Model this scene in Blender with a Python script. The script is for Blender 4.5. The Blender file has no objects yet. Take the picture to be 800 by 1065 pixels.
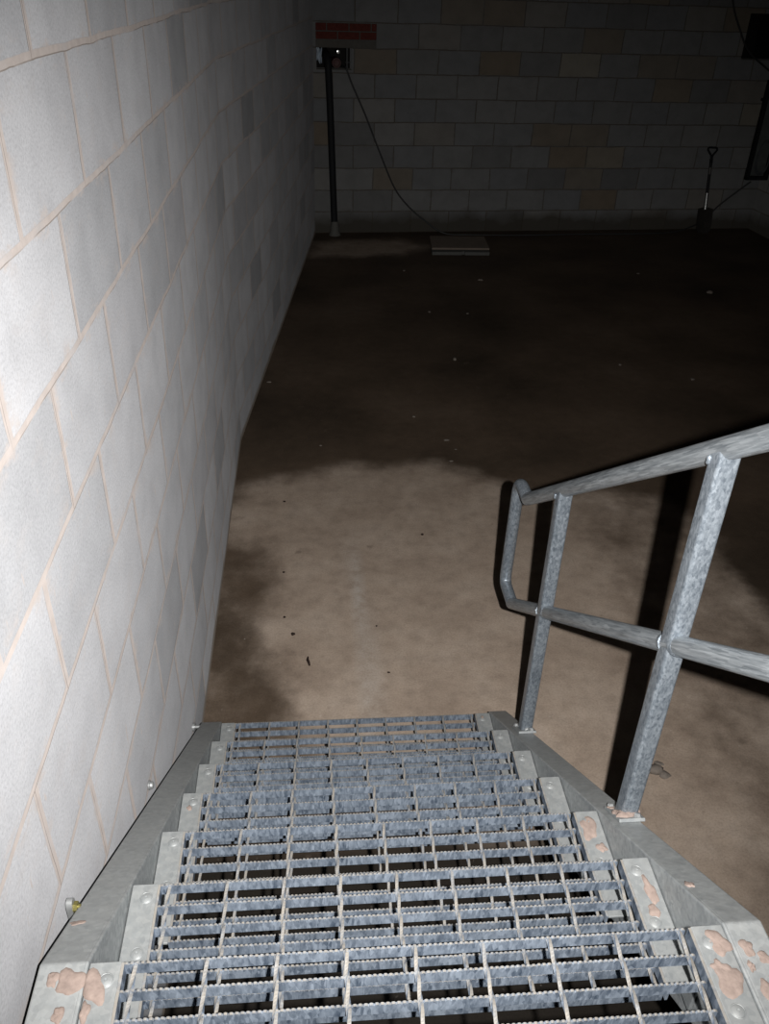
import bpy, bmesh, math, random
from mathutils import Vector, Matrix
random.seed(7)
C = bpy.context.scene.collection
PI = math.pi
CAMZ = 2.4553
# ------------------------------------------------------------------ helpers
def link_mesh(name, bm, mat=None, parent=None, smooth=None, bevel=None):
    bmesh.ops.recalc_face_normals(bm, faces=bm.faces)
    me = bpy.data.meshes.new(name); bm.to_mesh(me); bm.free()
    o = bpy.data.objects.new(name, me); C.objects.link(o)
    if mat: me.materials.append(mat)
    if parent: o.parent = parent
    if smooth is not None:
        for p in me.polygons: p.use_smooth = True
        md = o.modifiers.new('edge_split', 'EDGE_SPLIT'); md.split_angle = math.radians(smooth)
    if bevel:
        md = o.modifiers.new('bevel', 'BEVEL'); md.width = bevel; md.segments = 2; md.limit_method = 'ANGLE'
    return o
def thing(name, label, cat, loc=(0, 0, 0), group=None):
    o = bpy.data.objects.new(name, None); C.objects.link(o); o.location = loc
    o.empty_display_size = .1
    return tag(o, label, cat, group)
def tag(o, label, cat, group=None):
    o['label'] = label; o['category'] = cat
    if group: o['group'] = group
    return o
def box(bm, a, b, M=None):
    vs = [bm.verts.new(Vector((x, y, z)) if M is None else M @ Vector((x, y, z)))
          for x in (a[0], b[0]) for y in (a[1], b[1]) for z in (a[2], b[2])]
    for f in ((0,1,3,2),(4,6,7,5),(0,4,5,1),(2,3,7,6),(0,2,6,4),(1,5,7,3)):
        bm.faces.new([vs[i] for i in f])
def prism_x(bm, poly, x0, x1):
    """polygon in (y, z) extruded along x"""
    A = [bm.verts.new((x0, y, z)) for y, z in poly]; B = [bm.verts.new((x1, y, z)) for y, z in poly]
    n = len(poly)
    bm.faces.new(A[::-1]); bm.faces.new(B)
    for i in range(n):
        j = (i+1) % n
        bm.faces.new((A[i], A[j], B[j], B[i]))
def cyl(bm, p0, p1, r0, r1=None, n=20, M=None):
    r1 = r0 if r1 is None else r1
    p0, p1 = Vector(p0), Vector(p1); d = (p1-p0).normalized()
    u = d.orthogonal().normalized(); v = d.cross(u)
    A = []; B = []
    for i in range(n):
        a = 2*PI*i/n; w = u*math.cos(a)+v*math.sin(a)
        A.append(bm.verts.new(p0+w*r0)); B.append(bm.verts.new(p1+w*r1))
    bm.faces.new(A[::-1]); bm.faces.new(B)
    for i in range(n):
        j = (i+1) % n; bm.faces.new((A[i], A[j], B[j], B[i]))
def lathe(bm, prof, n=20, M=None):
    """profile [(r, h)] turned about local z"""
    M = M or Matrix()
    rings = []
    for r, h in prof:
        if r < 1e-6: rings.append([bm.verts.new(M @ Vector((0, 0, h)))])
        else: rings.append([bm.verts.new(M @ Vector((r*math.cos(2*PI*i/n), r*math.sin(2*PI*i/n), h))) for i in range(n)])
    for a, b in zip(rings, rings[1:]):
        for i in range(n):
            j = (i+1) % n
            if len(a) == 1 and len(b) == 1: continue
            if len(a) == 1: bm.faces.new((a[0], b[i], b[j]))
            elif len(b) == 1: bm.faces.new((a[i], a[j], b[0]))
            else: bm.faces.new((a[i], a[j], b[j], b[i]))
def fillet(pts, rad, n=8):
    pts = [Vector(p) for p in pts]; out = [pts[0]]
    for i in range(1, len(pts)-1):
        p = pts[i]; a = (pts[i-1]-p); b = (pts[i+1]-p)
        r = rad[i] if isinstance(rad, dict) and i in rad else (rad if not isinstance(rad, dict) else 0.0)
        ang = a.angle(b)
        if r <= 0 or ang > PI-.02: out.append(p); continue
        t = min(r/math.tan(ang/2), a.length*.49, b.length*.49)
        p0 = p+a.normalized()*t; p1 = p+b.normalized()*t
        for k in range(n+1):
            s = k/n; q = p0*(1-s)**2+p*2*s*(1-s)+p1*s**2; out.append(q)
    out.append(pts[-1]); return out
def sweep(bm, pts, r, n=18, caps=True):
    pts = [Vector(p) for p in pts]
    T = []
    for i in range(len(pts)):
        a = pts[max(i-1, 0)]; b = pts[min(i+1, len(pts)-1)]; T.append((b-a).normalized())
    u = T[0].orthogonal().normalized(); rings = []
    for i, p in enumerate(pts):
        if i:
            q = T[i-1].rotation_difference(T[i]); u = (q @ u).normalized()
        u = (u-T[i]*u.dot(T[i])).normalized(); v = T[i].cross(u)
        rr = r[i] if isinstance(r, (list, tuple)) else r
        rings.append([bm.verts.new(p+(u*math.cos(2*PI*k/n)+v*math.sin(2*PI*k/n))*rr) for k in range(n)])
    for a, b in zip(rings, rings[1:]):
        for k in range(n):
            j = (k+1) % n; bm.faces.new((a[k], a[j], b[j], b[k]))
    if caps: bm.faces.new(rings[0][::-1]); bm.faces.new(rings[-1])
def blob(bm, M, rx, ry, h, seed, n=22):
    """a thin irregular splash lying on the local xy plane of M"""
    rnd = random.Random(seed)
    ph = [rnd.uniform(0, 6.28) for _ in range(5)]; am = [rnd.uniform(.06, .2) for _ in range(5)]
    def R(a): return 1+sum(am[k]*math.sin((k+1)*a+ph[k]) for k in range(5))*.8
    rings = []
    for s, z in ((1.0, 0), (.93, .55), (.7, .85), (.4, 1.0)):
        rings.append([bm.verts.new(M @ Vector((rx*s*R(a)*math.cos(a), ry*s*R(a)*math.sin(a), h*z*(1+.3*rnd.uniform(-1, 1)) if z else -.0005)))
                      for a in [2*PI*i/n for i in range(n)]])
    top = bm.verts.new(M @ Vector((0, 0, h)))
    for a, b in zip(rings, rings[1:]):
        for i in range(n):
            j = (i+1) % n; bm.faces.new((a[i], a[j], b[j], b[i]))
    for i in range(n): bm.faces.new((rings[-1][i], rings[-1][(i+1) % n], top))
def lump(bm, c, r, seed, flat=.7, n=2):
    rnd = random.Random(seed)
    res = bmesh.ops.create_icosphere(bm, subdivisions=n, radius=1.0)
    ax = Vector((rnd.uniform(.8, 1.3), rnd.uniform(.7, 1.1), flat)); ph = [rnd.uniform(0, 6) for _ in range(3)]
    for v in res['verts']:
        p = v.co.copy(); s = 1+.18*math.sin(3*p.x+ph[0])+.15*math.sin(4*p.y+ph[1])+.1*math.sin(5*p.z+ph[2])
        v.co = Vector(c)+Vector((p.x*ax.x, p.y*ax.y, p.z*ax.z))*r*s

# ------------------------------------------------------------------ materials
class NT:
    def __init__(s, name):
        s.m = bpy.data.materials.new(name); s.m.use_nodes = True; s.t = s.m.node_tree; s.t.nodes.clear()
        s.out = s.n('ShaderNodeOutputMaterial'); s.b = s.n('ShaderNodeBsdfPrincipled')
        s.l(s.b, 'BSDF', s.out, 'Surface')
    def n(s, t, **kw):
        x = s.t.nodes.new(t)
        for k, v in kw.items():
            if hasattr(x, k) and k not in x.inputs: setattr(x, k, v)
            else: x.inputs[k].default_value = v
        return x
    def l(s, a, ao, b, bi): s.t.links.new(a.outputs[ao], b.inputs[bi])
    def noise(s, vec, scale, detail=4, rough=.55, vo=None):
        x = s.n('ShaderNodeTexNoise'); x.inputs['Scale'].default_value = scale
        x.inputs['Detail'].default_value = detail; x.inputs['Roughness'].default_value = rough
        if vec is not None: s.t.links.new(vec, x.inputs['Vector'])
        return x.outputs['Fac']
    def ramp(s, fac, stops, interp='LINEAR'):
        x = s.n('ShaderNodeValToRGB'); cr = x.color_ramp; cr.interpolation = interp
        while len(cr.elements) < len(stops): cr.elements.new(.5)
        for e, (p, c) in zip(cr.elements, stops):
            e.position = p; e.color = (*c, 1) if not isinstance(c, (int, float)) else (c, c, c, 1)
        s.t.links.new(fac, x.inputs['Fac']); return x.outputs['Color']
    def mix(s, fac, a, b, mode='MIX'):
        x = s.n('ShaderNodeMix', data_type='RGBA', blend_type=mode)
        for qi, v in ((0, fac), (6, a), (7, b)):
            sock = x.inputs[qi]
            if isinstance(v, bpy.types.NodeSocket): s.t.links.new(v, sock)
            elif isinstance(v, (int, float)): sock.default_value = v if qi == 0 else (v, v, v, 1)
            else: sock.default_value = (*v, 1)
        return x.outputs[2]
    def math(s, op, a, b=None, clamp=False):
        x = s.n('ShaderNodeMath', operation=op); x.use_clamp = clamp
        for i, v in enumerate((a, b)):
            if v is None: continue
            if isinstance(v, (int, float)): x.inputs[i].default_value = v
            else: s.t.links.new(v, x.inputs[i])
        return x.outputs[0]
    def tc(s, which='Object'): return s.n('ShaderNodeTexCoord').outputs[which]
    def mapping(s, vec, scale=(1, 1, 1), loc=(0, 0, 0)):
        x = s.n('ShaderNodeMapping'); x.inputs['Scale'].default_value = scale; x.inputs['Location'].default_value = loc
        s.t.links.new(vec, x.inputs['Vector']); return x.outputs['Vector']
    def bump(s, h, strength, dist=.01):
        x = s.n('ShaderNodeBump'); x.inputs['Strength'].default_value = strength; x.inputs['Distance'].default_value = dist
        s.t.links.new(h, x.inputs['Height']); s.t.links.new(x.outputs['Normal'], s.b.inputs['Normal'])
    def set(s, **kw):
        for k, v in kw.items():
            k = k.replace('_', ' ')
            if isinstance(v, bpy.types.NodeSocket): s.t.links.new(v, s.b.inputs[k])
            elif isinstance(v, tuple): s.b.inputs[k].default_value = (*v, 1)
            else: s.b.inputs[k].default_value = v
        return s

def blockwork(name, roww, bw, voff, uoff, tones, mortar_col, mortar=.006, basev=.0, smear=.5, base_dark=(.10, .08, .06), droug=1.0, crack=.48, vj=.0):
    s = NT(name)
    uv = s.tc('UV')
    mp = s.mapping(uv, loc=(uoff, voff, 0))
    dist = s.n('ShaderNodeTexNoise'); dist.inputs['Scale'].default_value = 3.5; dist.inputs['Detail'].default_value = 5
    s.t.links.new(mp, dist.inputs['Vector'])
    sub = s.n('ShaderNodeVectorMath', operation='SUBTRACT'); s.l(dist, 'Color', sub, 0); sub.inputs[1].default_value = (.5, .5, .5)
    sc = s.n('ShaderNodeVectorMath', operation='SCALE'); s.l(sub, 'Vector', sc, 0); sc.inputs['Scale'].default_value = .022
    add = s.n('ShaderNodeVectorMath', operation='ADD'); s.t.links.new(mp, add.inputs[0]); s.l(sc, 'Vector', add, 1)
    br = s.n('ShaderNodeTexBrick'); br.offset = .5; br.offset_frequency = 2; br.squash = 1
    s.l(add, 'Vector', br, 'Vector')
    for k, v in (('Scale', 1), ('Mortar Size', mortar), ('Mortar Smooth', .35), ('Bias', 0), ('Brick Width', bw), ('Row Height', roww)):
        br.inputs[k].default_value = v
    br.inputs['Color1'].default_value = (0, 0, 0, 1); br.inputs['Color2'].default_value = (1, 1, 1, 1); br.inputs['Mortar'].default_value = (.5, .5, .5, 1)
    tone = s.ramp(br.outputs['Color'], tones, 'LINEAR')
    # aggregate speckle and soft blotches of the concrete blocks
    sp = s.noise(uv, 170, 3, .7); bl = s.noise(uv, 6, 6, .6)
    tone = s.mix(1.0, tone, s.ramp(sp, [(.3, .82), (.5, 1.0), (.72, 1.12)]), 'MULTIPLY')
    tone = s.mix(.8, tone, s.ramp(bl, [(.3, .84), (.55, 1.0), (.75, 1.08)]), 'MULTIPLY')
    # smeared mortar round the joints
    sm = s.noise(s.mapping(uv, scale=(9, 16, 1)), 1.0, 6, .65)
    smf = s.math('MULTIPLY', s.ramp(sm, [(.53, 0.0), (.62, 1.0)]), smear)
    br2 = s.n('ShaderNodeTexBrick'); br2.offset = .5; br2.offset_frequency = 2
    s.l(add, 'Vector', br2, 'Vector')
    for k, v in (('Scale', 1), ('Mortar Size', mortar*4.5), ('Mortar Smooth', 1.0), ('Brick Width', bw), ('Row Height', roww)):
        br2.inputs[k].default_value = v
    near = br2.outputs['Fac']
    smf = s.math('MULTIPLY', smf, s.math('ADD', s.math('MULTIPLY', near, .9), .12), True)
    mcol = s.mix(.6, mortar_col, s.ramp(s.noise(uv, 30, 4), [(.3, .8), (.7, 1.1)]), 'MULTIPLY')
    # the joint opens and closes along its length
    jn = s.ramp(s.noise(uv, 7, 3), [(.25, .45), (.5, 1.0)])
    jf = br.outputs['Fac']
    if vj:                                       # the perpends are fuller than the beds
        br4 = s.n('ShaderNodeTexBrick'); br4.offset = .5; br4.offset_frequency = 2
        s.t.links.new(s.mapping(add.outputs['Vector'], loc=(vj, 0, 0)), br4.inputs['Vector'])
        for k, v in (('Scale', 1), ('Mortar Size', mortar), ('Mortar Smooth', .35), ('Brick Width', bw), ('Row Height', roww)):
            br4.inputs[k].default_value = v
        jf = s.math('MAXIMUM', jf, br4.outputs['Fac'])
        drip = s.ramp(s.noise(s.mapping(uv, scale=(42, 10, 1)), 1.0, 3, .5), [(.69, 0.0), (.73, .7)])
        smf = s.math('MAXIMUM', smf, drip)
    mf = s.math('MULTIPLY', jf, jn)
    col = s.mix(s.math('MAXIMUM', mf, smf, True), tone, mcol)
    # thin dark open cracks at the arris of some joints
    br3 = s.n('ShaderNodeTexBrick'); br3.offset = .5; br3.offset_frequency = 2
    s.t.links.new(s.mapping(add.outputs['Vector'], loc=(.0065, .006, 0)), br3.inputs['Vector'])
    for k, v in (('Scale', 1), ('Mortar Size', .0013), ('Mortar Smooth', .3), ('Brick Width', bw), ('Row Height', roww)):
        br3.inputs[k].default_value = v
    ck = s.math('MULTIPLY', br3.outputs['Fac'], s.ramp(s.noise(uv, 4, 3), [(crack, 0.0), (crack+.12, .8)]))
    col = s.mix(ck, col, (.10, .085, .075))
    if basev:  # tone darkens towards the wall foot; damp on the back wall
        sep = s.n('ShaderNodeSeparateXYZ'); s.t.links.new(uv, sep.inputs[0])
        v = s.math('SUBTRACT', sep.outputs['Y'], s.math('MULTIPLY', s.math('SUBTRACT', s.noise(uv, 3.0, 5), .5), basev*1.4))
        f = s.ramp(s.math('DIVIDE', v, basev), [(.45, 1.0), (1.0, 0.0)])
        col = s.mix(s.math('MULTIPLY', f, .85), col, base_dark)
    s.set(Base_Color=col, Roughness=.9, Specular_IOR_Level=.25, Diffuse_Roughness=droug)
    h = s.math('ADD', s.math('MULTIPLY', sp, .25), s.math('MULTIPLY', mf, -.6))
    h = s.math('ADD', h, s.math('MULTIPLY', s.noise(uv, 25, 5), .5))
    s.bump(h, .35, .006)
    return s.m

def galv(name, lo, hi, dust=None, dustamt=.0, metallic=.35, rough=.42, streak=(1, 1, 1), fleck=.0, turn=0.0):
    s = NT(name); ob = s.tc('Object')
    if turn:
        tn = s.n('ShaderNodeMapping'); tn.inputs['Rotation'].default_value = (turn, 0, 0); s.t.links.new(ob, tn.inputs['Vector']); ob = tn.outputs['Vector']
    mp = s.mapping(ob, scale=streak)
    a = s.noise(mp, 45, 5, .7); b = s.noise(mp, 9, 4, .6)
    vo = s.n('ShaderNodeTexVoronoi', feature='F1'); vo.inputs['Scale'].default_value = 110; s.t.links.new(mp, vo.inputs['Vector'])
    sg = s.n('ShaderNodeSeparateColor'); s.l(vo, 'Color', sg, 0)
    f = s.math('ADD', s.math('MULTIPLY', a, .6), s.math('MULTIPLY', sg.outputs[0], .22))
    f = s.math('ADD', f, s.math('MULTIPLY', b, .25))
    col = s.ramp(f, [(.32, lo), (.72, hi)])
    if fleck:
        fl = s.ramp(s.noise(s.mapping(ob, scale=tuple(q*1.0 for q in streak)), 26, 7, .75), [(.60, 0.0), (.70, 1.0)])
        col = s.mix(s.math('MULTIPLY', fl, fleck), col, tuple(min(1, q*1.35) for q in hi))
    if dust:
        g = s.n('ShaderNodeNewGeometry'); sx = s.n('ShaderNodeSeparateXYZ'); s.l(g, 'True Normal', sx, 0)
        up = s.ramp(sx.outputs['Z'], [(.45, 0.0), (.8, 1.0)])
        dn = s.ramp(s.noise(ob, 38, 5, .7), [(.3, .45), (.62, 1.0)])
        col = s.mix(s.math('MULTIPLY', s.math('MULTIPLY', up, dn), dustamt), col, dust)
    s.set(Base_Color=col, Metallic=metallic, Roughness=s.ramp(a, [(.3, rough-.07), (.7, rough+.12)]))
    s.bump(s.math('ADD', s.math('MULTIPLY', a, .7), s.math('MULTIPLY', sg.outputs[0], .15)), .12, .004)
    return s.m

def plain(name, col, rough=.6, metallic=0, var=.25, scale=30, bump=.1, spec=.4):
    s = NT(name); ob = s.tc('Object'); a = s.noise(ob, scale, 5, .6)
    c = s.mix(1.0, col, s.ramp(a, [(.25, 1-var), (.75, 1+var)]), 'MULTIPLY')
    s.set(Base_Color=c, Roughness=rough, Metallic=metallic, Specular_IOR_Level=spec); s.bump(a, bump, .004)
    return s.m

M_wall_left = blockwork('grey_blockwork', .2378, .445, .0503, -.0297,
    [(0, (.152, .154, .159)), (.14, (.180, .182, .188)), (.3, (.201, .203, .210)), (.55, (.217, .218, .225)), (.82, (.230, .231, .238)), (1, (.180, .180, .186))],
    (.232, .206, .191), .0082, basev=.05, smear=.85, crack=.43, vj=.008)
M_wall_back = blockwork('dim_blockwork', .2286, .44, 0, .02,
    [(0, (.19, .19, .19)), (.25, (.26, .26, .255)), (.5, (.235, .24, .245)), (.72, (.285, .28, .27)), (.86, (.25, .225, .19)), (.95, (.245, .20, .15)), (1, (.33, .31, .265))],
    (.15, .135, .115), .007, basev=.24, smear=.35, base_dark=(.07, .06, .045))
G_lo, G_hi = (.20, .235, .28), (.50, .54, .575)
M_grating = galv('galvanised_grating', (.06, .085, .125), (.38, .44, .52), (.41, .365, .30), .85, .30, .40, (1.8, 1.2, .55))
M_plate = galv('galvanised_plate', (.22, .24, .25), (.34, .355, .355), (.32, .31, .285), .30, .22, .5)
M_channel = galv('galvanised_channel', (.24, .26, .27), (.44, .46, .46), (.40, .40, .385), .5, .28, .5)
M_tube = galv('galvanised_tube', (.115, .138, .165), (.36, .40, .44), None, 0, .5, .36, (2.4, 2.4, 1.2), .4)
M_rail = galv('scuffed_galvanised_rail', (.15, .168, .185), (.44, .47, .49), None, 0, .42, .38, (3.2, .22, 3.2), .9, math.atan(.171/.2421))
M_zinc = plain('bright_zinc', (.40, .41, .41), .35, .5, .12)
M_yellow = plain('yellow_zinc', (.25, .22, .075), .35, .6, .3, 200)
M_mortar = plain('dried_mortar', (.30, .232, .200), .95, 0, .22, 60, .5, .2)
M_brick = plain('red_brick', (.125, .033, .025), .9, 0, .3, 40, .4, .2)
M_lintel = plain('lintel_concrete', (.12, .112, .10), .9, 0, .15, 25, .3, .2)
M_black = plain('black_plastic', (.010, .011, .013), .75, 0, .2, 20, .05)
M_blackr = plain('black_rubber', (.02, .02, .022), .6, 0, .2, 20, .05)
M_cable = plain('grey_cable', (.045, .045, .045), .5, 0, .2, 20, .05)
M_coil = plain('pale_cable', (.09, .10, .105), .5, 0, .2, 20, .05)
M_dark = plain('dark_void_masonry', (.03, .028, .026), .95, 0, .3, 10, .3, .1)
M_bag = plain('pale_blue_sheet', (.50, .58, .66), .5, 0, .1, 12, .2)
M_redpipe = plain('red_oxide_plastic', (.07, .014, .011), .5, 0, .2, 20, .1)
M_shiny = plain('bright_steel', (.9, .9, .88), .22, .9, .05)
M_steel = plain('dull_steel', (.16, .15, .14), .5, .5, .3)
M_board = plain('tan_board', (.24, .195, .16), .8, 0, .15, 12, .2, .2)
M_edge = plain('grey_board_edge', (.13, .13, .122), .8, 0, .15, 40, .2, .2)
M_crumb = plain('mortar_crumbs', (.20, .172, .148), .95, 0, .2, 80, .3, .2)
M_twig = plain('dark_twig', (.03, .02, .016), .8, 0, .3, 60, .3, .2)
M_ceiling = plain('ceiling_concrete', (.30, .29, .28), .95, 0, .15, 4, .2, .2)
M_clay = plain('grey_silicone', (.13, .127, .115), .8, 0, .2, 30, .3)

# floor: dry slab with darker wet areas that have outlines of their own, and painted shade under the stair
def floor_material():
    s = NT('stained_concrete_floor'); ob = s.tc('Object')
    at = s.n('ShaderNodeAttribute'); at.attribute_name = 'dry'
    st = s.n('ShaderNodeAttribute'); st.attribute_name = 'streak'
    n1 = s.noise(ob, 3.2, 7, .62); n2 = s.noise(ob, 14, 6, .6); n3 = s.noise(ob, 120, 3, .7); n4 = s.noise(ob, 1.1, 4, .5)
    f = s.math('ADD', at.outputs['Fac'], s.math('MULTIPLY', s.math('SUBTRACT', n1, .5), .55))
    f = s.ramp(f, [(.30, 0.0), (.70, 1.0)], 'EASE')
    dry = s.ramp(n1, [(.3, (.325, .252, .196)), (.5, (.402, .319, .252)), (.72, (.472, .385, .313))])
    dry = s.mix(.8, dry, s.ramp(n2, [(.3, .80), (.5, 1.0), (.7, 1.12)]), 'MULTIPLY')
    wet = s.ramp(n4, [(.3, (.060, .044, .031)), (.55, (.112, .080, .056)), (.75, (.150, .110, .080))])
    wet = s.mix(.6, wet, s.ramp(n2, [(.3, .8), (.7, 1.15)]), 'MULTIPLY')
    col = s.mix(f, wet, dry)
    col = s.mix(s.math('MULTIPLY', st.outputs['Fac'], s.ramp(n2, [(.35, .1), (.6, .75)])), col, (.50, .455, .41))
    shd = s.n('ShaderNodeAttribute'); shd.attribute_name = 'stair_shade'
    col = s.mix(shd.outputs['Fac'], col, (.022, .018, .014))  # shade under the stair, painted into the floor colour
    pt = s.ramp(s.noise(ob, 9.0, 3, .5), [(.68, 0.0), (.76, .5)])
    col = s.mix(pt, col, (.14, .105, .08))
    fs = s.ramp(s.noise(ob, 55, 2, .5), [(.70, 0.0), (.76, .35)])
    col = s.mix(s.math('MULTIPLY', fs, s.math('ADD', s.math('MULTIPLY', f, .8), .2)), col, (.56, .49, .43))
    col = s.mix(1.0, col, s.ramp(n3, [(.28, .8), (.5, 1.0), (.75, 1.12)]), 'MULTIPLY')
    rough = s.ramp(f, [(0, .62), (1, .88)])
    s.set(Base_Color=col, Roughness=rough, Specular_IOR_Level=.2)
    s.bump(s.math('ADD', n2, s.math('MULTIPLY', n3, .4)), .18, .01)
    return s.m
M_floor = floor_material()

# ------------------------------------------------------------------ the room
XW = -.440                                     # near left wall plane
BEND = Vector((XW, 4.71)); CORNER = Vector((.0742, 9.693))
TH = math.radians(4.4); BD = Vector((math.cos(TH), math.sin(TH))); BN = Vector((-BD.y, BD.x))
RCU = 5.25; RC = CORNER+BD*RCU                 # right back corner
H = 3.45
def structure(o): o['kind'] = 'structure'; return o
def wall_mesh(name, path, h, mat, thick, side, u0=0.0):
    """thick wall following a plan polyline; face UVs in metres (along, up)"""
    bm = bmesh.new(); uvl = bm.loops.layers.uv.new('UVMap')
    path = [Vector(p) for p in path]; us = [u0]
    for a, b in zip(path, path[1:]): us.append(us[-1]+(b-a).length)
    nrm = []
    for i in range(len(path)):
        d = (path[min(i+1, len(path)-1)]-path[max(i-1, 0)]).normalized(); nrm.append(Vector((-d.y, d.x))*side)
    back = [p+n*thick for p, n in zip(path, nrm)]
    def quad(pts, uvs):
        f = bm.faces.new([bm.verts.new(p) for p in pts])
        for l, q in zip(f.loops, uvs): l[uvl].uv = q
    for i in range(len(path)-1):
        a, b, c, d = path[i], path[i+1], back[i+1], back[i]
        quad([(a.x, a.y, 0), (b.x, b.y, 0), (b.x, b.y, h), (a.x, a.y, h)], [(us[i], 0), (us[i+1], 0), (us[i+1], h), (us[i], h)])
        quad([(d.x, d.y, 0), (c.x, c.y, 0), (c.x, c.y, h), (d.x, d.y, h)], [(us[i], 0), (us[i+1], 0), (us[i+1], h), (us[i], h)])
        quad([(a.x, a.y, h), (b.x, b.y, h), (c.x, c.y, h), (d.x, d.y, h)], [(us[i], h), (us[i+1], h), (us[i+1], h), (us[i], h)])
    for i in (0, -1):
        a, d = path[i], back[i]
        quad([(a.x, a.y, 0), (d.x, d.y, 0), (d.x, d.y, h), (a.x, a.y, h)], [(0, 0), (thick, 0), (thick, h), (0, h)])
    bmesh.ops.remove_doubles(bm, verts=bm.verts, dist=1e-5)
    return link_mesh(name, bm, mat)
# left wall: straight beside the stair, then a soft bend into the room
bend_pts = [(p.x, p.y) for p in fillet([(XW, -.6, 0), (BEND.x, BEND.y, 0), (CORNER.x, CORNER.y, 0)], .9, 6)]
wl = structure(wall_mesh('wall_left', bend_pts[:2], H, M_wall_left, .2, 1, -.6))
wf = structure(wall_mesh('wall_left', bend_pts[1:], H, M_wall_left, .2, 1, bend_pts[1][1]))
for p in wl.data.polygons: p.use_smooth = False
# back wall with two small openings, built from panels round them
def back_panel(bm, uvl, u0, u1, z0, z1, off0=0.0, off1=.2):
    def P(u, o, z): q = CORNER+BD*u+BN*o; return (q.x, q.y, z)
    def quad(pts, uvs):
        f = bm.faces.new([bm.verts.new(p) for p in pts])
        for l, q in zip(f.loops, uvs): l[uvl].uv = q
    quad([P(u0, off0, z0), P(u1, off0, z0), P(u1, off0, z1), P(u0, off0, z1)], [(u0, z0), (u1, z0), (u1, z1), (u0, z1)])
    quad([P(u0, off1, z0), P(u1, off1, z0), P(u1, off1, z1), P(u0, off1, z1)], [(u0, z0), (u1, z0), (u1, z1), (u0, z1)])
    for z in (z0, z1): quad([P(u0, off0, z), P(u1, off0, z), P(u1, off1, z), P(u0, off1, z)], [(u0, 0), (u1, 0), (u1, .2), (u0, .2)])
    for u in (u0, u1): quad([P(u, off0, z0), P(u, off0, z1), P(u, off1, z1), P(u, off1, z0)], [(0, z0), (0, z1), (.2, z1), (.2, z0)])
bm = bmesh.new(); uvl = bm.loops.layers.uv.new('UVMap')
HA = (.035, .40, 1.632, 1.829); HB = (4.66, 5.12, 1.80, 2.235)
U1 = RCU+.2
back_panel(bm, uvl, -.1, U1, 0, HA[2]); back_panel(bm, uvl, -.1, HA[0], HA[2], H)
back_panel(bm, uvl, HA[0], HA[1], HA[3], H); back_panel(bm, uvl, HA[1], HB[0], HA[2], H)
back_panel(bm, uvl, HB[0], HB[1], HA[2], HB[2]); back_panel(bm, uvl, HB[0], HB[1], HB[3], H); back_panel(bm, uvl, HB[1], U1, HA[2], H)
wb = structure(link_mesh('wall_back', bm, M_wall_back))
def bpt(u, o, z): q = CORNER+BD*u+BN*o; return Vector((q.x, q.y, z))
MB = Matrix(((BD.x, BN.x, 0, CORNER.x), (BD.y, BN.y, 0, CORNER.y), (0, 0, 1, 0), (0, 0, 0, 1)))   # wall frame: (along, into wall, up)
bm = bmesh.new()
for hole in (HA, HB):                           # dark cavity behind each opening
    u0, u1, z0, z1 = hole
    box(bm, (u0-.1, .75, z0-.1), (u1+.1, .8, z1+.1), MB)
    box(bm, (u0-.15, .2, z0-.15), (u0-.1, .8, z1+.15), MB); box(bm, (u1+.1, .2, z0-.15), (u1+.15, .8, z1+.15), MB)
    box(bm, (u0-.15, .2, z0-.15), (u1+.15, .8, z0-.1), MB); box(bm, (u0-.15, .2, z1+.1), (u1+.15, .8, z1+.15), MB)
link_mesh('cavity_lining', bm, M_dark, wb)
# red brick courses and a concrete lintel let into the wall over the left opening
bm = bmesh.new()
for k, z in enumerate((1.905, 1.980)):
    u = .03
    for w in ((.105, .215, .215, .06) if k else (.215, .215, .165)):
        box(bm, (u, -.006, z), (min(u+w, .645), .06, z+.065), MB); u += w+.010
link_mesh('brick_infill', bm, M_brick, wb, bevel=.004)
bm = bmesh.new(); box(bm, (.03, -.008, 1.829), (.645, .06, 1.896), MB); box(bm, (.03, -.001, 1.896), (.645, .06, 2.05), MB)
link_mesh('lintel', bm, M_lintel, wb, bevel=.004)
# right wall
d = Vector((.06, -1)).normalized()
structure(wall_mesh('wall_right', [RC, RC+d*10.6], H, M_wall_back, .2, 1))
# floor
def poly_sdf(x, y, P):
    best = 1e9; inside = False; n = len(P)
    for i in range(n):
        ax, ay = P[i]; bx, by = P[(i+1) % n]
        ex, ey = bx-ax, by-ay; t = max(0, min(1, ((x-ax)*ex+(y-ay)*ey)/(ex*ex+ey*ey+1e-12)))
        dx, dy = x-ax-ex*t, y-ay-ey*t; best = min(best, dx*dx+dy*dy)
        if (ay > y) != (by > y) and x < (bx-ax)*(y-ay)/(by-ay+1e-12)+ax: inside = not inside
    return math.sqrt(best)*(1 if inside else -1)
DRY = [(.62, -.5), (.62, 1.5), (.45, 1.9), (-.02, 2.2), (-.11, 2.38), (-.16, 2.54), (-.22, 2.68), (-.25, 2.93), (-.2, 3.21), (-.25, 3.5), (-.44, 3.62), (-.48, 3.85), (-.41, 4.1), (-.14, 4.23),
       (.19, 4.34), (.6, 4.38), (.93, 4.26), (1.11, 4.08), (1.37, 3.98), (1.71, 4.02), (1.93, 3.9), (2.06, 3.6), (2.06, 3.1), (2.1, 2.5), (2.2, 2.0), (2.2, -.5)]
DRY2 = [(-.04, 8.71), (.05, 9.35), (.41, 9.42), (1.04, 9.45), (1.32, 9.11), (.98, 8.81)]
bm = bmesh.new(); ld = bm.verts.layers.float.new('dry'); ls = bm.verts.layers.float.new('streak'); lsh = bm.verts.layers.float.new('stair_shade')
def axis(a, b, m, f, c):
    out = [a]; 
    while out[-1] < b: out.append(out[-1]+(f if out[-1] < m else c))
    return out
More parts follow.
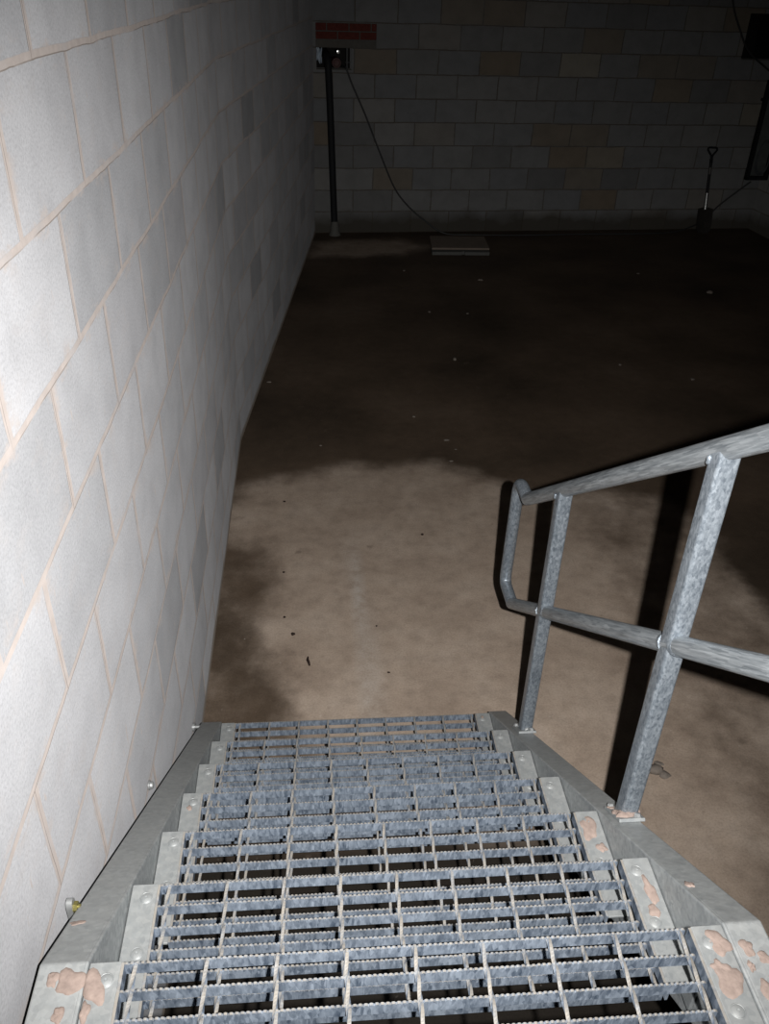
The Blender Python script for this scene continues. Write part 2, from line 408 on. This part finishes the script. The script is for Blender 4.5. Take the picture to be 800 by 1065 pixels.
XS = axis(-.75, 6.4, 2.7, .05, .2); YS = axis(-.7, 10.9, 4.9, .05, .12)
grid = []
for y in YS:
    row = []
    for x in XS:
        v = bm.verts.new((x, y, 0))
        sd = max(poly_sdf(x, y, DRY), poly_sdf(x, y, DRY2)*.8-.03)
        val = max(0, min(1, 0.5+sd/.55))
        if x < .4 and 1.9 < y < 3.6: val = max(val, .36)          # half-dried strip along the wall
        if x > 1.0 and y < 4.4: val = min(val, 1-.46*min(1, (x-1.0)/.55))   # darker towards the right
        v[ld] = val
        v[lsh] = max(0, min(1, (1.95-y)/.25)) * max(0, min(1, (.74+max(0, 1.95-y)*.9-x)/.12)) if x > -.6 else 0  # painted under-stair shade, fading out ahead and to the right
        sx = abs(x-.20-.02*math.sin(y*3))/.045; sy = 1 if 2.45 < y < 3.35 else max(0, 1-min(abs(y-2.45), abs(y-3.35))/.35)
        v[ls] = max(0, 1-sx*.9)*sy
        row.append(v)
    grid.append(row)
for a, b in zip(grid, grid[1:]):
    for i in range(len(a)-1): bm.faces.new((a[i], a[i+1], b[i+1], b[i]))
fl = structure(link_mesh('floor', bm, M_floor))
if fl.data.polygons[0].normal.z < 0: fl.data.flip_normals()
bm = bmesh.new(); box(bm, (-.7, -.7, H), (6.4, 11, H+.15)); structure(link_mesh('ceiling', bm, M_ceiling))

# ------------------------------------------------------------------ the staircase
Z1 = CAMZ-1.2497; Y1 = .7272; G = .2421; R = .171; SL = R/G; N = 7
XL, XR = -.2972, .5796
ANG = math.atan(SL); KY = .7314
FT = lambda y: Z1-(y-KY)*SL if y > KY else Z1     # top of the stringer flanges
stair = thing('staircase', 'galvanised steel staircase with open serrated grating treads beside the grey block wall', 'staircase', (.14, .7, 0))
def local(p, root): return Vector(p)-Vector(root.location)
def child(o, root, keep=True):
    o.parent = root; o.matrix_parent_inverse = Matrix.Translation(-Vector(root.location)); return o
PE = 2.2
def stringer(web_x, out_x):
    s = 1 if out_x > web_x else -1; t = .008; D = .215
    bm = bmesh.new()
    zb = lambda y: FT(y)-D
    yb = KY+(Z1-.003-D)/SL                      # where the lower edge meets the floor
    ytop0 = -.3
    prism_x(bm, [(ytop0, Z1-D), (ytop0, Z1), (KY, Z1), (PE, FT(PE)), (PE, .002), (yb, .002), (KY-.09, Z1-D)], min(web_x, web_x+s*t), max(web_x, web_x+s*t))
    a, b = min(web_x+s*t*.5, out_x), max(web_x+s*t*.5, out_x)
    prism_x(bm, [(ytop0, Z1), (KY, Z1), (PE, FT(PE)), (PE, FT(PE)-t*1.2), (KY-.003, Z1-t), (ytop0, Z1-t)], a, b)
    prism_x(bm, [(ytop0, Z1-D), (KY-.09, Z1-D), (yb, .002), (yb, .002+t*1.3), (KY-.088, Z1-D+t), (ytop0, Z1-D+t)], a, b)
    prism_x(bm, [(PE-t, FT(PE)-.002), (PE, FT(PE)-.002), (PE, .002), (PE-t, .002)], a, b)
    return child(link_mesh('stringer', bm, M_channel, None, bevel=.003), stair)
SLx, SRx = -.345, .632
st_l = stringer(SLx, -.417); st_r = stringer(SRx, .697)

# one tread: serrated bearing bars with cross rods, a plate and two bolts at each end
NB, PITCH, BH, BT = 7, .0412, .0255, .0036
DEPTH = PITCH*(NB-1)
def tread_grating():
    bm = bmesh.new(); rnd = random.Random(3)
    tp = .0080; nt = int((XR-XL-.006)/tp)
    for k in range(NB):
        y = -k*PITCH-.002; x0 = XL+.003
        prof = []
        for i in range(nt):
            xa = x0+i*tp; dz = rnd.uniform(-.0004, .0004)
            prof += [(xa, -.0034), (xa+tp*.24, -.0006+dz), (xa+tp*.5, 0+dz), (xa+tp*.76, -.0008+dz)]
        prof += [(x0+nt*tp, -.0026)]
        A = [bm.verts.new((x, y+BT/2, z)) for x, z in prof]; B = [bm.verts.new((x, y-BT/2, z)) for x, z in prof]
        A0 = [bm.verts.new((x, y+BT/2, -BH)) for x, z in prof]; B0 = [bm.verts.new((x, y-BT/2, -BH)) for x, z in prof]
        for i in range(len(prof)-1):
            bm.faces.new((A[i], A[i+1], B[i+1], B[i])); bm.faces.new((A[i], A0[i], A0[i+1], A[i+1]))
            bm.faces.new((B[i], B[i+1], B0[i+1], B0[i])); bm.faces.new((A0[i], B0[i], B0[i+1], A0[i+1]))
        for q in (0, -1): bm.faces.new((A[q], B[q], B0[q], A0[q]))
    for x in (XL+.0022, XR-.0022):              # binding bars
        box(bm, (x-.0022, -DEPTH-.004, -BH), (x+.0022, 0, -.001))
    step = (XR-XL-.040)/8
    for i in range(9):                          # twisted cross rods pressed between the bars
        x = XL+.020+i*step; pts = []; n = 44
        for k in range(n+1): pts.append((k/n))
        rings = []
        for k, s in enumerate(pts):
            y = -.001-s*(DEPTH+.001); tw = s*9.0; ring = []
            for c in range(4):
                a = tw+PI/2*c; ring.append(bm.verts.new((x+.0040*math.cos(a), y, -.0034+.0040*math.sin(a))))
            rings.append(ring)
        for a, b in zip(rings, rings[1:]):
            for c in range(4): bm.faces.new((a[c], a[(c+1) % 4], b[(c+1) % 4], b[c]))
        bm.faces.new(rings[0]); bm.faces.new(rings[-1][::-1])
    return bm
def end_plate(s):
    bm = bmesh.new()
    x0, x1 = (SLx+.002, XL) if s < 0 else (XR, SRx-.002)
    box(bm, (x0, -DEPTH-.006, -.006), (x1, .002, 0.0))
    if s < 0: box(bm, (x0, -DEPTH-.006, -.065), (x0+.006, .002, -.006))
    else: box(bm, (x1-.006, -DEPTH-.006, -.065), (x1, .002, -.006))
    return bm
def bolt(bm, x, y):
    lathe(bm, [(.0115, -.001), (.0115, .0004), (.0105, .0010), (.0098, .0004), (.0088, .0012), (.0060, .0022), (.0026, .0026), (.0018, .0014), (0, .0014)], 20, Matrix.Translation((x, y, 0)))
tread0 = link_mesh('tread', tread_grating(), M_grating)
parts0 = [link_mesh('end_plate', end_plate(-1), M_plate, tread0, bevel=.0015), link_mesh('end_plate', end_plate(1), M_plate, tread0, bevel=.0015)]
for x in (-.315, .599):
    for y in (-.026, -.129):
        bm = bmesh.new(); bolt(bm, x, y); parts0.append(link_mesh('bolt', bm, M_plate, tread0, smooth=18))
treads = []
for n in range(N):
    if n == 0: t = tread0
    else:
        t = tread0.copy(); C.objects.link(t)
        for q in parts0:
            c = q.copy(); C.objects.link(c); c.parent = t
    t.location = (0, Y1+n*G, Z1-n*R); child(t, stair); treads.append(t)
# dried mortar dropped on the steel; each splash on the part it stuck to
def splat(parent, M, rx, ry, h, seed):
    bm = bmesh.new(); blob(bm, M, rx, ry, h, seed)
    o = link_mesh('mortar_splash', bm, M_mortar, None, smooth=60)
    o.parent = parent
    o['label'] = 'pinkish dried mortar'
    return o
def on_tread(n, x, y, rx, ry, rot, seed, h=.003): splat(treads[n], Matrix.Translation((x, y-(Y1+n*G), .0)) @ Matrix.Rotation(rot, 4, 'Z'), rx, ry, h, seed)
on_tread(0, -.330, .690, .016, .026, .5, 1); on_tread(0, -.336, .655, .007, .016, .1, 2)
on_tread(0, .612, .700, .016, .022, .2, 3); on_tread(0, .604, .640, .020, .026, .4, 4); on_tread(0, .600, .662, .012, .015, 1, 5)
on_tread(1, .612, .900, .011, .026, .15, 6); on_tread(1, .603, .862, .010, .014, .3, 7)
on_tread(2, .598, 1.168, .019, .030, .05, 8); on_tread(2, .612, 1.118, .010, .013, .6, 9)
on_tread(3, -.322, 1.41, .006, .008, 0, 10)
on_tread(6, .60, 2.16, .006, .008, 0, 12)
def on_flange(o, x, y, rx, ry, rot, seed, h=.003):
    sl = math.atan(SL) if y > KY else 0
    M = Matrix.Translation((x, y, FT(y)+.0)) @ Matrix.Rotation(-sl, 4, 'X') @ Matrix.Rotation(rot, 4, 'Z')
    splat(o, M, rx, ry, h, seed)
on_flange(st_l, -.366, .700, .022, .019, .9, 21); on_flange(st_l, -.392, .707, .008, .013, .2, 22); on_flange(st_l, -.372, .655, .009, .012, .2, 23)
on_flange(st_l, -.398, .845, .012, .008, .2, 26, .0015)
on_flange(st_r, .655, .690, .010, .014, .3, 24); on_flange(st_r, .674, .672, .009, .012, .8, 25); on_flange(st_r, .660, .620, .012, .022, .2, 27)
on_flange(st_r, .675, .640, .006, .008, .2, 30); on_flange(st_r, .648, .66, .005, .009, .2, 31)
on_flange(st_r, .648, .855, .008, .012, .2, 28)
# fixings that hold the left stringer to the wall
def anchor(y, z, kind):
    bm = bmesh.new()
    x0 = -.434 
    if kind == 'lug':
        n = 14; prof = [(y-.010, z-.05), (y-.010, z+.006)]+[(y-.010*math.cos(PI*i/n), z+.006+.014*math.sin(PI*i/n)) for i in range(1, n)]+[(y+.010, z+.006), (y+.010, z-.05)]
        prism_x(bm, prof, x0, x0+.010)
        cyl(bm, (x0-.005, y, z-.05), (x0+.03, y, z-.05), .005)
    elif kind == 'dome':
        lathe(bm, [(.0125, 0), (.0125, .003), (.0095, .004), (.0095, .009), (.007, .012), (0, .013)], 20, Matrix.Translation((x0-.003, y, z)) @ Matrix.Rotation(PI/2, 4, 'Y'))
        cyl(bm, (x0-.005, y, z), (x0, y, z), .006)
    else:
        cyl(bm, (x0-.005, y, z), (x0+.004, y, z), .015); cyl(bm, (x0, y, z), (x0+.020, y, z), .006)
    o = link_mesh('anchor_bolt', bm, M_zinc, None, smooth=40); o.parent = st_l
    if kind == 'lug':
        bm = bmesh.new()
        cyl(bm, (x0+.009, y, z), (x0+.0165, y, z), .0095, n=6); cyl(bm, (x0+.010, y, z), (x0+.021, y, z), .0045)
        q = link_mesh('nut', bm, M_yellow, None, smooth=30); q.parent = st_l; q['label'] = 'yellowish nut of the wall fixing'
anchor(.900, 1.086, 'lug'); anchor(1.500, .676, 'dome'); anchor(2.143, .206, 'washer')

# ------------------------------------------------------------------ the handrail
PX = .68
rail_z = lambda y: 1.5578-SL*(y-1.5438)
mid_z = lambda y: 1.1358-SL*(y-1.5402)
P1, P2 = 1.916, 1.1765
hand = thing('handrail', 'galvanised tube handrail with looped end on two posts bolted to the right stringer', 'handrail', (PX, 1.55, FT(1.55)))
YB = 2.372; RT = .0208
bm = bmesh.new()
A_y = 2.245
top = fillet([(PX, .15, rail_z(.70)), (PX, .70, rail_z(.70)), (PX, A_y, rail_z(A_y))], {1: .15}, 10)
sweep(bm, top, RT, 24); child(link_mesh('top_rail', bm, M_rail, None, smooth=50), hand)
bm = bmesh.new()
D_y = 2.262
mid = fillet([(PX, .15, mid_z(.70)), (PX, .70, mid_z(.70)), (PX, D_y, mid_z(D_y))], {1: .15}, 10)
sweep(bm, mid, RT*.97, 24); child(link_mesh('mid_rail', bm, M_rail, None, smooth=50), hand)
bm = bmesh.new()
zB, zC = rail_z(A_y)-.004, mid_z(D_y)+.004
loop = fillet([(PX, A_y-.004, zB+.004), (PX, YB-.006, zB+.004), (PX, YB+.010, zC), (PX, D_y-.004, zC)], {1: .055, 2: .035}, 10)
sweep(bm, loop, RT*.985, 24); child(link_mesh('end_loop', bm, M_tube, None, smooth=50), hand)
def rounded_sq(w, r, n=5):
    out = []
    for cx, cy, a0 in ((1, 1, 0), (-1, 1, PI/2), (-1, -1, PI), (1, -1, 3*PI/2)):
        for k in range(n+1):
            a = a0+PI/2*k/n; out.append((cx*(w-r)+r*math.cos(a), cy*(w-r)+r*math.sin(a)))
    return out
def post(y):
    bm = bmesh.new(); w = .0195; sec = rounded_sq(w, .007)
    zt = lambda yy: rail_z(yy)-.006; zb = lambda yy: FT(yy)+.005
    A = [bm.verts.new((PX+a, y+b, zb(y+b))) for a, b in sec]; B = [bm.verts.new((PX+a, y+b, zt(y+b))) for a, b in sec]
    n = len(sec)
    for i in range(n):
        j = (i+1) % n; bm.faces.new((A[i], A[j], B[j], B[i]))
    bm.faces.new(A[::-1]); bm.faces.new(B)
    o = child(link_mesh('post', bm, M_tube, None, smooth=40), hand)
    # weld collars where the mid rail passes and where the post meets the top rail
    dv = Vector((0, 1, -SL)).normalized()
    def weld(bm): q = link_mesh('weld', bm, M_tube, None, smooth=60); q.parent = o
    for s in (-1, 1):
        bm = bmesh.new()
        c = Vector((PX, y+s*w, mid_z(y+s*w)))
        pts = [c+dv*s*q for q in (-.004, .001, .005, .010)]
        sweep(bm, pts, [RT*1.05, RT*1.05, RT*1.03, RT*.98], 22); weld(bm)
    for s in (-1, 1):
        if s > 0: bm = bmesh.new(); lump(bm, (PX-w*.85, y+s*w*.7, rail_z(y+s*w*.7)-RT*.95), .0060, 9+s, 1.4); weld(bm)
    # base plate lying on the sloping flange, with its bolts
    M = Matrix.Translation((PX, y, FT(y)+.0)) @ Matrix.Rotation(-ANG, 4, 'X')
    bm = bmesh.new(); box(bm, (-.032, -.052, .0005), (.026, .046, .0085), M)
    q = link_mesh('base_plate', bm, M_plate, None, bevel=.0015); q.parent = o
    for bx, by in ((-.020, .036), (.012, -.043)):
        bm = bmesh.new()
        lathe(bm, [(.009, .0085), (.009, .0100), (.0075, .0102), (.0075, .0155), (.005, .017), (0, .017)], 6, M @ Matrix.Translation((bx, by, 0)))
        q = link_mesh('bolt', bm, M_zinc, None, smooth=30); q.parent = o
    return o, M
pa, Ma = post(P1); pb, Mb = post(P2)
for x, y, rx, ry, h, sd in ((-.012, -.030, .020, .014, .010, 41), (.014, -.026, .012, .010, .012, 42), (-.024, -.012, .010, .012, .006, 43), (-.022, .03, .008, .010, .003, 45)):
    splat(pb, Mb @ Matrix.Translation((x, y, .008)), rx, ry, h, sd)
bm = bmesh.new(); blob(bm, Ma @ Matrix.Translation((.0, -.028, .0085)), .007, .012, .010, 46)
q = link_mesh('weld_bead', bm, M_zinc, None, smooth=60); q.parent = pa

# ------------------------------------------------------------------ things at the far end of the room
# black drain pipe leaning out of the opening
pipe = thing('drain_pipe', 'black plastic pipe leaning from the wall opening down to the floor in the left corner', 'pipe', tuple(bpt(.21, -.09, 0)))
bm = bmesh.new()
sweep(bm, fillet([bpt(.145, .35, 1.78), bpt(.145, -.06, 1.755), bpt(.165, -.075, 1.30), bpt(.205, -.09, .12)], {1: .12, 2: .3}, 8), .036, 20)
child(link_mesh('tube', bm, M_black, None, smooth=50), pipe)
bm = bmesh.new()
p = bpt(.209, -.092, 0)
lathe(bm, [(.0, .0), (.068, .0), (.062, .018), (.048, .05), (.046, .11), (.040, .14), (.037, .15)], 20, Matrix.Translation(p))
o = child(link_mesh('foot_seal', bm, M_clay, None, smooth=50), pipe); o['label'] = 'pale grey seal round the pipe foot'
# pipe end and sheet in the opening
bm = bmesh.new()
M = MB @ Matrix.Translation((.243, .03, 1.690)) @ Matrix.Rotation(-PI/2, 4, 'X')
lathe(bm, [(0, .012), (.030, .010), (.034, 0), (.045, 0), (.047, .004), (.047, .22), (0, .22)], 24, M)
tag(link_mesh('pipe_end', bm, M_redpipe, None, smooth=40), 'dull red pipe end lying in the small wall opening behind the black pipe', 'pipe')
bm = bmesh.new(); rnd = random.Random(4)
gr = []
for i in range(9):
    row = []
    for j in range(9):
        u = .038+.056*i/8; z = 1.827-.118*j/8+.012*math.sin(i*.9)
        row.append(bm.verts.new(MB @ Vector((u, .02+.014*math.sin(i*1.3+j*.7)+.01*j/8, z-(.03*i/8 if j == 8 else 0)))))
    gr.append(row)
for a, b in zip(gr, gr[1:]):
    for j in range(8): bm.faces.new((a[j], a[j+1], b[j+1], b[j]))
o = link_mesh('plastic_sheet', bm, M_bag, None, smooth=80)
md = o.modifiers.new('thick', 'SOLIDIFY'); md.thickness = .002
tag(o, 'pale blue plastic sheet hanging in the left end of the small wall opening', 'sheet')
bm = bmesh.new(); lathe(bm, [(0, 0), (.016, .002), (.016, .012), (.010, .02), (.010, .3), (0, .3)], 16, MB @ Matrix.Translation((.275, .14, 1.782)) @ Matrix.Rotation(-PI/2, 4, 'X'))
tag(link_mesh('metal_stud', bm, M_shiny, None, smooth=40), 'bright round metal stud end shining inside the dark wall opening', 'stud')
bm = bmesh.new(); box(bm, (.352, .10, 1.632), (.366, .13, 1.829), MB); box(bm, (.340, .11, 1.688), (.40, .125, 1.695), MB)
tag(link_mesh('wire_bracket', bm, M_cable, None), 'thin grey bracket standing at the right end of the wall opening', 'bracket')
# the long cable: out of the opening, down the wall, along the floor, up to the frame
bm = bmesh.new()
cp = [bpt(.31, .10, 1.662), bpt(.325, .03, 1.655), bpt(.34, -.016, 1.640), bpt(.40, -.016, 1.50), bpt(.544, -.012, 1.21), bpt(.70, -.012, .86), bpt(.879, -.012, .485), bpt(1.05, -.02, .28), bpt(1.23, -.05, .14), bpt(1.45, -.11, .012), bpt(1.75, -.20, .012),
      bpt(2.4, -.24, .012), bpt(3.1, -.22, .012), bpt(3.8, -.23, .012), bpt(4.25, -.15, .012), bpt(4.60, -.05, .10), bpt(4.78, -.04, .28), bpt(5.0, -.10, .50), bpt(5.06, -.13, .565)]
def smooth_path(P, k=6):
    out = []
    for i in range(len(P)-1):
        p0, p1, p2, p3 = P[max(i-1, 0)], P[i], P[i+1], P[min(i+2, len(P)-1)]
        for s in range(k):
            t = s/k
            out.append(.5*((2*p1)+(p2-p0)*t+(2*p0-5*p1+4*p2-p3)*t*t+(3*p1-p0-3*p2+p3)*t**3))
    out.append(P[-1]); return out
sweep(bm, smooth_path(cp), .009, 8)
tag(link_mesh('cable', bm, M_cable, None, smooth=60), 'thin dark cable slanting down the back wall and running along its foot', 'cable')
# loose cable hanging across the upper right corner
bm = bmesh.new()
cp = [bpt(4.30, -.02, 2.9), bpt(4.34, -.02, 2.55), bpt(4.44, -.02, 2.28), bpt(4.56, -.03, 2.08), bpt(4.70, -.04, 1.89), bpt(4.90, -.05, 1.76), bpt(5.08, -.06, 1.66), bpt(5.20, -.06, 1.62)]
sweep(bm, smooth_path(cp), .010, 8)
tag(link_mesh('hanging_cable', bm, M_cable, None, smooth=60), 'thin cable hanging in a curve across the dark upper right corner', 'cable')
# tan board on the floor
bd = thing('floor_board', 'flat tan board lying on the wet floor near the back wall', 'board', (1.62, 9.15, 0))
def slab(name, pts, z0, z1, mat, bev=.003):
    bm = bmesh.new(); A = [bm.verts.new((x, y, z0)) for x, y in pts]; B = [bm.verts.new((x, y, z1)) for x, y in pts]
    bm.faces.new(A[::-1]); bm.faces.new(B)
    for i in range(len(pts)): j = (i+1) % len(pts); bm.faces.new((A[i], A[j], B[j], B[i]))
    return child(link_mesh(name, bm, mat, None, bevel=bev), bd)
slab('panel', [(1.29, 8.92), (1.905, 8.92), (1.935, 9.40), (1.325, 9.40)], .035, .055, M_board)
o = slab('base_strip', [(1.285, 8.84), (1.60, 8.84), (1.60, 8.862), (1.63, 8.862), (1.63, 8.84), (1.895, 8.84), (1.90, 9.0), (1.29, 9.0)], 0.0, .033, M_edge); o['label'] = 'pale grey strip under the board edge'
# spade leaning on the back wall
sp = thing('spade', 'spade with black D-shaped handle leaning on the back wall near the right corner', 'spade', tuple(bpt(4.55, -.28, 0)))
s0, s1 = bpt(4.515, -.27, .02), bpt(4.545, -.03, .92)
ax = (s1-s0).normalized(); side = Vector((BD.x, BD.y, 0)); side = (side-ax*side.dot(ax)).normalized()
def on(t, w=0): return s0+ax*t+side*w
L = (s1-s0).length
bm = bmesh.new()
sweep(bm, fillet([on(L-.13), on(L-.085, -.012), on(L-.03, -.058), on(L-.005, -.050), on(L-.005, .050), on(L-.03, .058), on(L-.085, .012), on(L-.13)], .02, 4), .011, 12)
sweep(bm, [on(L-.17), on(L-.12)], .018, 14)
child(link_mesh('grip', bm, M_black, None, smooth=60), sp)
bm = bmesh.new(); sweep(bm, [on(.42), on(.7), on(L-.15)], .0165, 14); child(link_mesh('shaft', bm, M_blackr, None, smooth=60), sp)
bm = bmesh.new(); sweep(bm, [on(L-.29), on(L-.22)], .0172, 14); o = child(link_mesh('ferrule', bm, M_steel, None, smooth=60), sp)
bm = bmesh.new(); sweep(bm, [on(.26), on(.34), on(.44)], [.021, .019, .0175], 14); o = child(link_mesh('socket', bm, M_shiny, None, smooth=60), sp); o['label'] = 'bright steel socket'
bm = bmesh.new(); nn = side.cross(ax).normalized()
M_blade = plain('muddy_steel', (.035, .03, .026), .8, .1, .3)
rows = []
for t, w in ((0, .055), (.03, .085), (.10, .095), (.20, .095), (.27, .092), (.285, .03)):
    rows.append([[bm.verts.new(on(t, w*k/4)+nn*(.012*(k/4)**2+d_)) for k in range(-4, 5)] for d_ in (0, .004)])
for a, b in zip(rows, rows[1:]):
    for i in range(8):
        bm.faces.new((a[0][i], a[0][i+1], b[0][i+1], b[0][i])); bm.faces.new((a[1][i+1], a[1][i], b[1][i], b[1][i+1]))
    for i in (0, 8): bm.faces.new((a[0][i], b[0][i], b[1][i], a[1][i]))
for r_ in (rows[0], rows[-1]):
    for i in range(8): bm.faces.new((r_[0][i], r_[0][i+1], r_[1][i+1], r_[1][i]))
child(link_mesh('blade', bm, M_blade, None, smooth=50), sp)
# black framed board in the right corner with a coil of pale cable
fr = thing('wall_frame', 'black open frame fixed in the right back corner above the floor', 'frame', tuple(bpt(5.1, -.12, .58)))
bm = bmesh.new()
u0, u1, z0, z1 = 4.975, RCU-.004, .585, 1.62
for a, b in (((u0, -.16, z0), (u0+.035, -.10, z1)), ((u0, -.16, z0), (u1, -.10, z0+.04)), ((u0, -.16, z1-.04), (u1, -.10, z1)), ((u1-.035, -.16, z0), (u1, -.10, z1))):
    box(bm, a, b, MB)
child(link_mesh('frame_bars', bm, M_black, None, bevel=.004), fr)
bm = bmesh.new(); box(bm, (u0+.02, -.10, z0+.01), (u1-.004, -.085, z1-.01), MB); child(link_mesh('back_board', bm, plain('dark_green_board', (.12, .13, .125), .8, 0, .3, 8), None), fr)
for q in (u0+.05, u1-.05):
    bm = bmesh.new(); box(bm, (q-.015, -.085, 1.40), (q+.015, -.001, 1.43), MB); child(link_mesh('wall_bracket', bm, M_black, None), fr)
bm = bmesh.new()
pts = []
for i in range(64):
    a = 2*PI*i/20; k = 1+.06*math.sin(i*.37)
    pts.append(MB @ Vector((5.14+.075*k*math.sin(a), -.135+.010*math.sin(i*.5), .78+.135*k*math.cos(a)*(1 if math.cos(a) < 0 else 1.6))))
sweep(bm, smooth_path(pts, 2), .008, 8)
tag(link_mesh('cable_coil', bm, M_coil, None, smooth=60), 'coil of pale cable hanging inside the black corner frame', 'cable')

# ------------------------------------------------------------------ debris on the floor
spots = [(.67, 5.01, .017), (1.03, 7.06, .02), (1.09, 5.99, .03), (.84, 4.67, .02), (.83, 4.40, .013), (.88, 4.55, .009), (.93, 8.27, .02), (3.78, 7.61, .05), (3.29, 8.21, .025), (-.31, 2.84, .006),
         (-.30, 5.58, .018), (1.64, 7.97, .03), (2.81, 5.59, .024), (2.35, 5.87, .02), (1.6, 2.92, .010), (1.36, 7.02, .016), (.05, 4.62, .010)]
for k, (x, y, r) in enumerate(spots):
    r *= .62; bm = bmesh.new(); lump(bm, (0, 0, r*.42), r, 100+k, .5)
    o = link_mesh('mortar_crumb', bm, M_crumb, None, smooth=50); o.location = (x, y, 0)
    tag(o, 'small pale mortar crumb lying on the brown concrete floor', 'crumb', 'mortar crumbs scattered on the floor')
for k, (x, y, r) in enumerate([(-.16, 3.97, .008), (.56, 3.62, .009), (-.15, 3.32, .006), (-.10, 2.86, .010), (.30, 2.60, .006), (-.14, 2.98, .006), (.27, 2.9, .005), (.98, 2.95, .008)]):
    bm = bmesh.new(); lump(bm, (0, 0, r*.45), r, 200+k, .55)
    o = link_mesh('dark_chip', bm, M_twig, None, smooth=50); o.location = (x, y, 0)
    tag(o, 'tiny dark chip lying on the dry part of the floor', 'chip', 'dark chips on the dry floor')
bm = bmesh.new(); sweep(bm, [(-.030, 2.655, .006), (-.034, 2.675, .007), (-.038, 2.69, .006), (-.036, 2.708, .006)], [.004, .006, .006, .003], 8)
tag(link_mesh('twig', bm, M_twig, None, smooth=60), 'short black twig lying on the floor ahead of the lowest tread', 'twig')
bm = bmesh.new()
for k, (x, y, r) in enumerate(((0, 0, .028), (.035, -.022, .02), (.03, .03, .014), (-.04, -.01, .012))): lump(bm, (x, y, r*.35), r, 300+k, .5)
o = link_mesh('mortar_lump', bm, M_crumb, None, smooth=60); o.location = (1.235, 2.03, 0)
tag(o, 'broken mortar lump on a dark patch of floor right of the nearer handrail post', 'lump')

# ------------------------------------------------------------------ light: the flash by the lens, and the camera
RX = Vector((.99634897, -.0801402, .02943255)); DN = Vector((-.01821777, -.53638251, -.84377835)); FW = Vector((.08340767, .8401615, -.53588414))
F = 877.862; CP = Vector((0, 0, CAMZ))
cam_d = bpy.data.cameras.new('camera'); cam = bpy.data.objects.new('camera', cam_d); C.objects.link(cam)
cam_d.sensor_fit = 'HORIZONTAL'; cam_d.sensor_width = 36; cam_d.lens = F/800*36; cam_d.clip_start = .02
cam.matrix_world = Matrix(((RX.x, -DN.x, -FW.x, CP.x), (RX.y, -DN.y, -FW.y, CP.y), (RX.z, -DN.z, -FW.z, CP.z), (0, 0, 0, 1)))
bpy.context.scene.camera = cam
ld_ = bpy.data.lights.new('camera_flash', 'SPOT'); ld_.energy = 420; ld_.spot_size = math.radians(95); ld_.spot_blend = 1.0; ld_.shadow_soft_size = .010
ld_.color = (1.0, .985, .97)
fl_o = bpy.data.objects.new('camera_flash', ld_); C.objects.link(fl_o)
fl_o.location = CP+RX*.092-DN*.012-FW*.02
aim = (FW+RX*((350-400)/F)+DN*((545-532)/F)).normalized()
fl_o.rotation_euler = aim.to_track_quat('-Z', 'Y').to_euler()
w = bpy.data.worlds.new('world'); bpy.context.scene.world = w; w.use_nodes = True
w.node_tree.nodes['Background'].inputs[0].default_value = (.5, .55, .6, 1); w.node_tree.nodes['Background'].inputs[1].default_value = .0004
vs = bpy.context.scene.view_settings
bpy.context.scene.display_settings.display_device = 'sRGB'
vs.view_transform = 'Standard'; vs.look = 'None'; vs.exposure = 0; vs.gamma = 1; vs.use_curve_mapping = False
